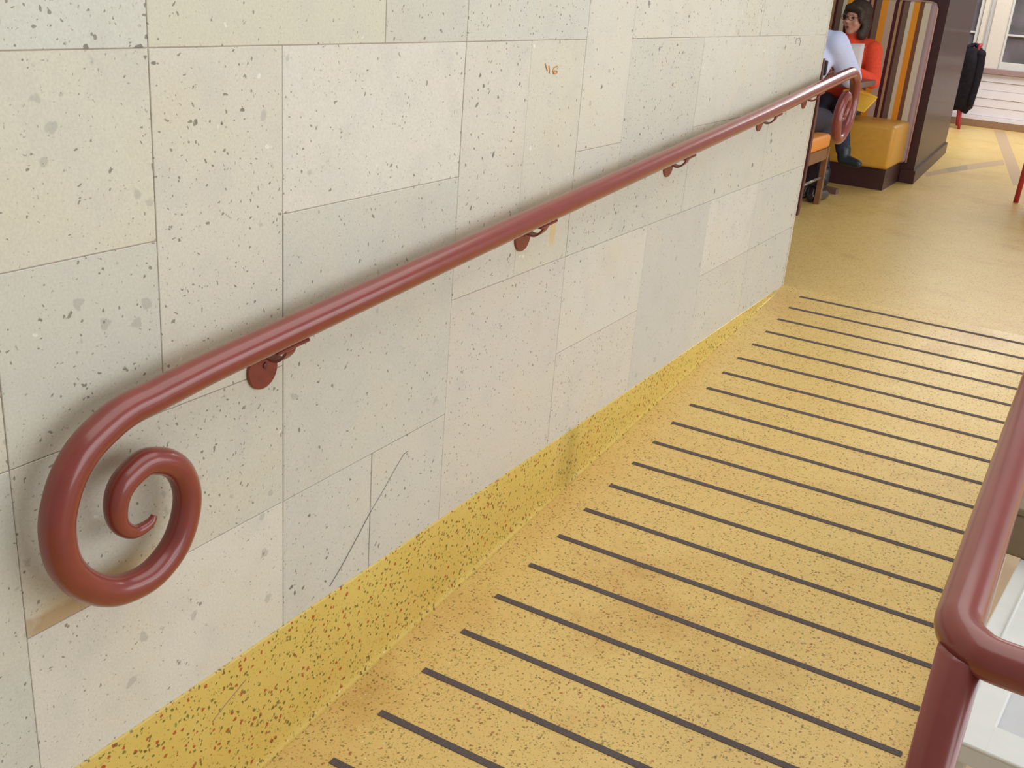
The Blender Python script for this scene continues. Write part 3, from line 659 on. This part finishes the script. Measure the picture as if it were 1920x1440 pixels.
for a_ in (a2, a3):
    bm = B(); capsule(bm, a_+Vector((0, -0.01, -0.03)), 0.045, a_+Vector((0.0, -0.02, -0.055)), 0.045); capsule(bm, a_+Vector((0, -0.03, -0.06)), 0.040, a_+Vector((0.03, 0.17, -0.066)), 0.033)
    fuse('shoe', bm, 'shoe', mo, 0.008, 3)
bm = B(); ellipsoid(bm, mh+Vector((0, -0.022, 0.048)), (0.084, 0.094, 0.078)); ellipsoid(bm, mh+Vector((0, -0.055, -0.01)), (0.078, 0.055, 0.08)); fuse('hair', bm, 'dark_hair', mo, 0.008, 3)
link('phone_pouch', boxl((0, 0, 0), -0.475, -0.425, 1.80, 1.835, 0.80, 0.885, 0.008), 'black', mo)

# ------------------------------------------------------------------ black jacket over a chair at the window
def spindle_chair(name, loc_, rz, mat, label):
    r_ = empty(name, loc_); r_.rotation_euler = (0, 0, rz); tag(r_, label, 'chair')
    for sx in (-1, 1):
        link('front_leg', tube(B(), [(sx*0.19, -0.19, 0), (sx*0.175, -0.17, 0.43)], [0.013, 0.018], 10), mat, r_, True)
        link('back_leg', tube(B(), spline([(sx*0.19, 0.22, 0), (sx*0.175, 0.18, 0.43), (sx*0.175, 0.20, 0.66), (sx*0.17, 0.25, 0.90)], 5), 0.016, 10), mat, r_, True)
        link('side_rail', tube(B(), [(sx*0.18, -0.17, 0.38), (sx*0.18, 0.18, 0.38)], 0.012, 8), mat, r_, True)
    link('seat', box(B(), -0.21, 0.21, -0.21, 0.20, 0.42, 0.46, 0.012, 3), mat, r_)
    bm = B(); strap(bm, spline([(-0.18, 0.238, 0.84), (0, 0.27, 0.86), (0.18, 0.238, 0.84)], 6), (0, 0.2, 1), 0.09, 0.018); link('top_rail', bm, mat, r_)
    for k in range(3): link('back_slat', box(B(), -0.09+k*0.09-0.012, -0.09+k*0.09+0.012, 0.195, 0.21, 0.45, 0.83), mat, r_)
    return r_
spindle_chair('wooden_chair', (-0.71, 8.32, 0), math.pi*0.5+math.pi+0.2, 'red_chair', 'dark red wooden chair under a black jacket near the white window')
jk = empty('jacket', (-0.50, 8.25, 0.20)); tag(jk, 'black jacket hung over the chair beside the white window', 'jacket')
bm = B(); nU, nV = 22, 14
gridv = []
for i in range(nU):                       # closed loop round the chair back, flaring downwards
    a = 2*math.pi*i/nU; col_ = []
    for j in range(nV):
        t_ = j/(nV-1)
        wx = 0.125+0.015*math.sin(t_*3.0)-0.05*max(0, t_-0.82)/0.18; wy = 0.10+0.03*math.sin(t_*2.6)-0.04*max(0, t_-0.82)/0.18
        rip = 1+0.09*math.sin(a*5+t_*2)*(1-t_*0.6)
        zz = 0.66*t_ + (0.03*math.sin(a*3+1.0) if j == 0 else 0)
        col_.append(bm.verts.new((wx*math.cos(a)*rip+0.035*(0.5-t_)*-1*0.6, wy*math.sin(a)*rip, zz)))
    gridv.append(col_)
for i in range(nU):
    for j in range(nV-1): bm.faces.new((gridv[i][j], gridv[(i+1) % nU][j], gridv[(i+1) % nU][j+1], gridv[i][j+1]))
bm.faces.new([gridv[i][-1] for i in range(nU)]); bm.faces.new([gridv[i][0] for i in range(nU)][::-1])
link('body', bm, 'jacket', jk, True)
for s_ in (-1, 1):
    bm = B(); capsule(bm, (s_*0.10, -0.06, 0.60), 0.05, (s_*0.115, -0.08, 0.34), 0.042); capsule(bm, (s_*0.115, -0.08, 0.34), 0.042, (s_*0.10, -0.085, 0.08), 0.035)
    fuse('sleeve', bm, 'jacket', jk, 0.012, 3)
bm = B(); tube(bm, spline([(-0.06, -0.05, 0.655), (0, 0.05, 0.685), (0.06, -0.05, 0.655)], 6), 0.022, 10); link('collar', bm, 'jacket', jk, True)

# ------------------------------------------------------------------ red armchair at the picture's right edge, on the landing
ac = empty('armchair', (0.945, 3.36, 0)); ac.rotation_euler = (0, 0, 0.25); tag(ac, 'red framed armchair with yellow seat and black arms on the landing', 'chair')
for sx in (-1, 1):
    for sy, zt in ((-0.24, 0.62), (0.24, 0.98)):
        link('leg', tube(B(), [(sx*0.28, sy, 0), (sx*0.27, sy*0.96, 0.45), (sx*0.27, sy*(0.94 if sy < 0 else 1.08), zt)], 0.018, 12), 'red_chair', ac, True)
    link('side_rail', tube(B(), [(sx*0.27, -0.23, 0.36), (sx*0.27, 0.23, 0.36)], 0.016, 10), 'red_chair', ac, True)
    link('arm', tube(B(), spline([(sx*0.275, -0.27, 0.56), (sx*0.28, -0.24, 0.635), (sx*0.28, -0.05, 0.655), (sx*0.275, 0.25, 0.66)], 6), 0.017, 10), 'black', ac, True)
link('seat', box(B(), -0.265, 0.265, -0.25, 0.25, 0.38, 0.46, 0.025, 3), 'mustard', ac, True)
bm = B(); strap(bm, spline([(-0.27, 0.262, 0.93), (0, 0.30, 0.94), (0.27, 0.262, 0.93)], 6), (0, 0.15, 1), 0.12, 0.025); link('top_rail', bm, 'maroon_wood', ac)
link('back_panel', box(B(), -0.25, 0.25, 0.245, 0.275, 0.50, 0.86, 0.01), 'red_chair', ac)
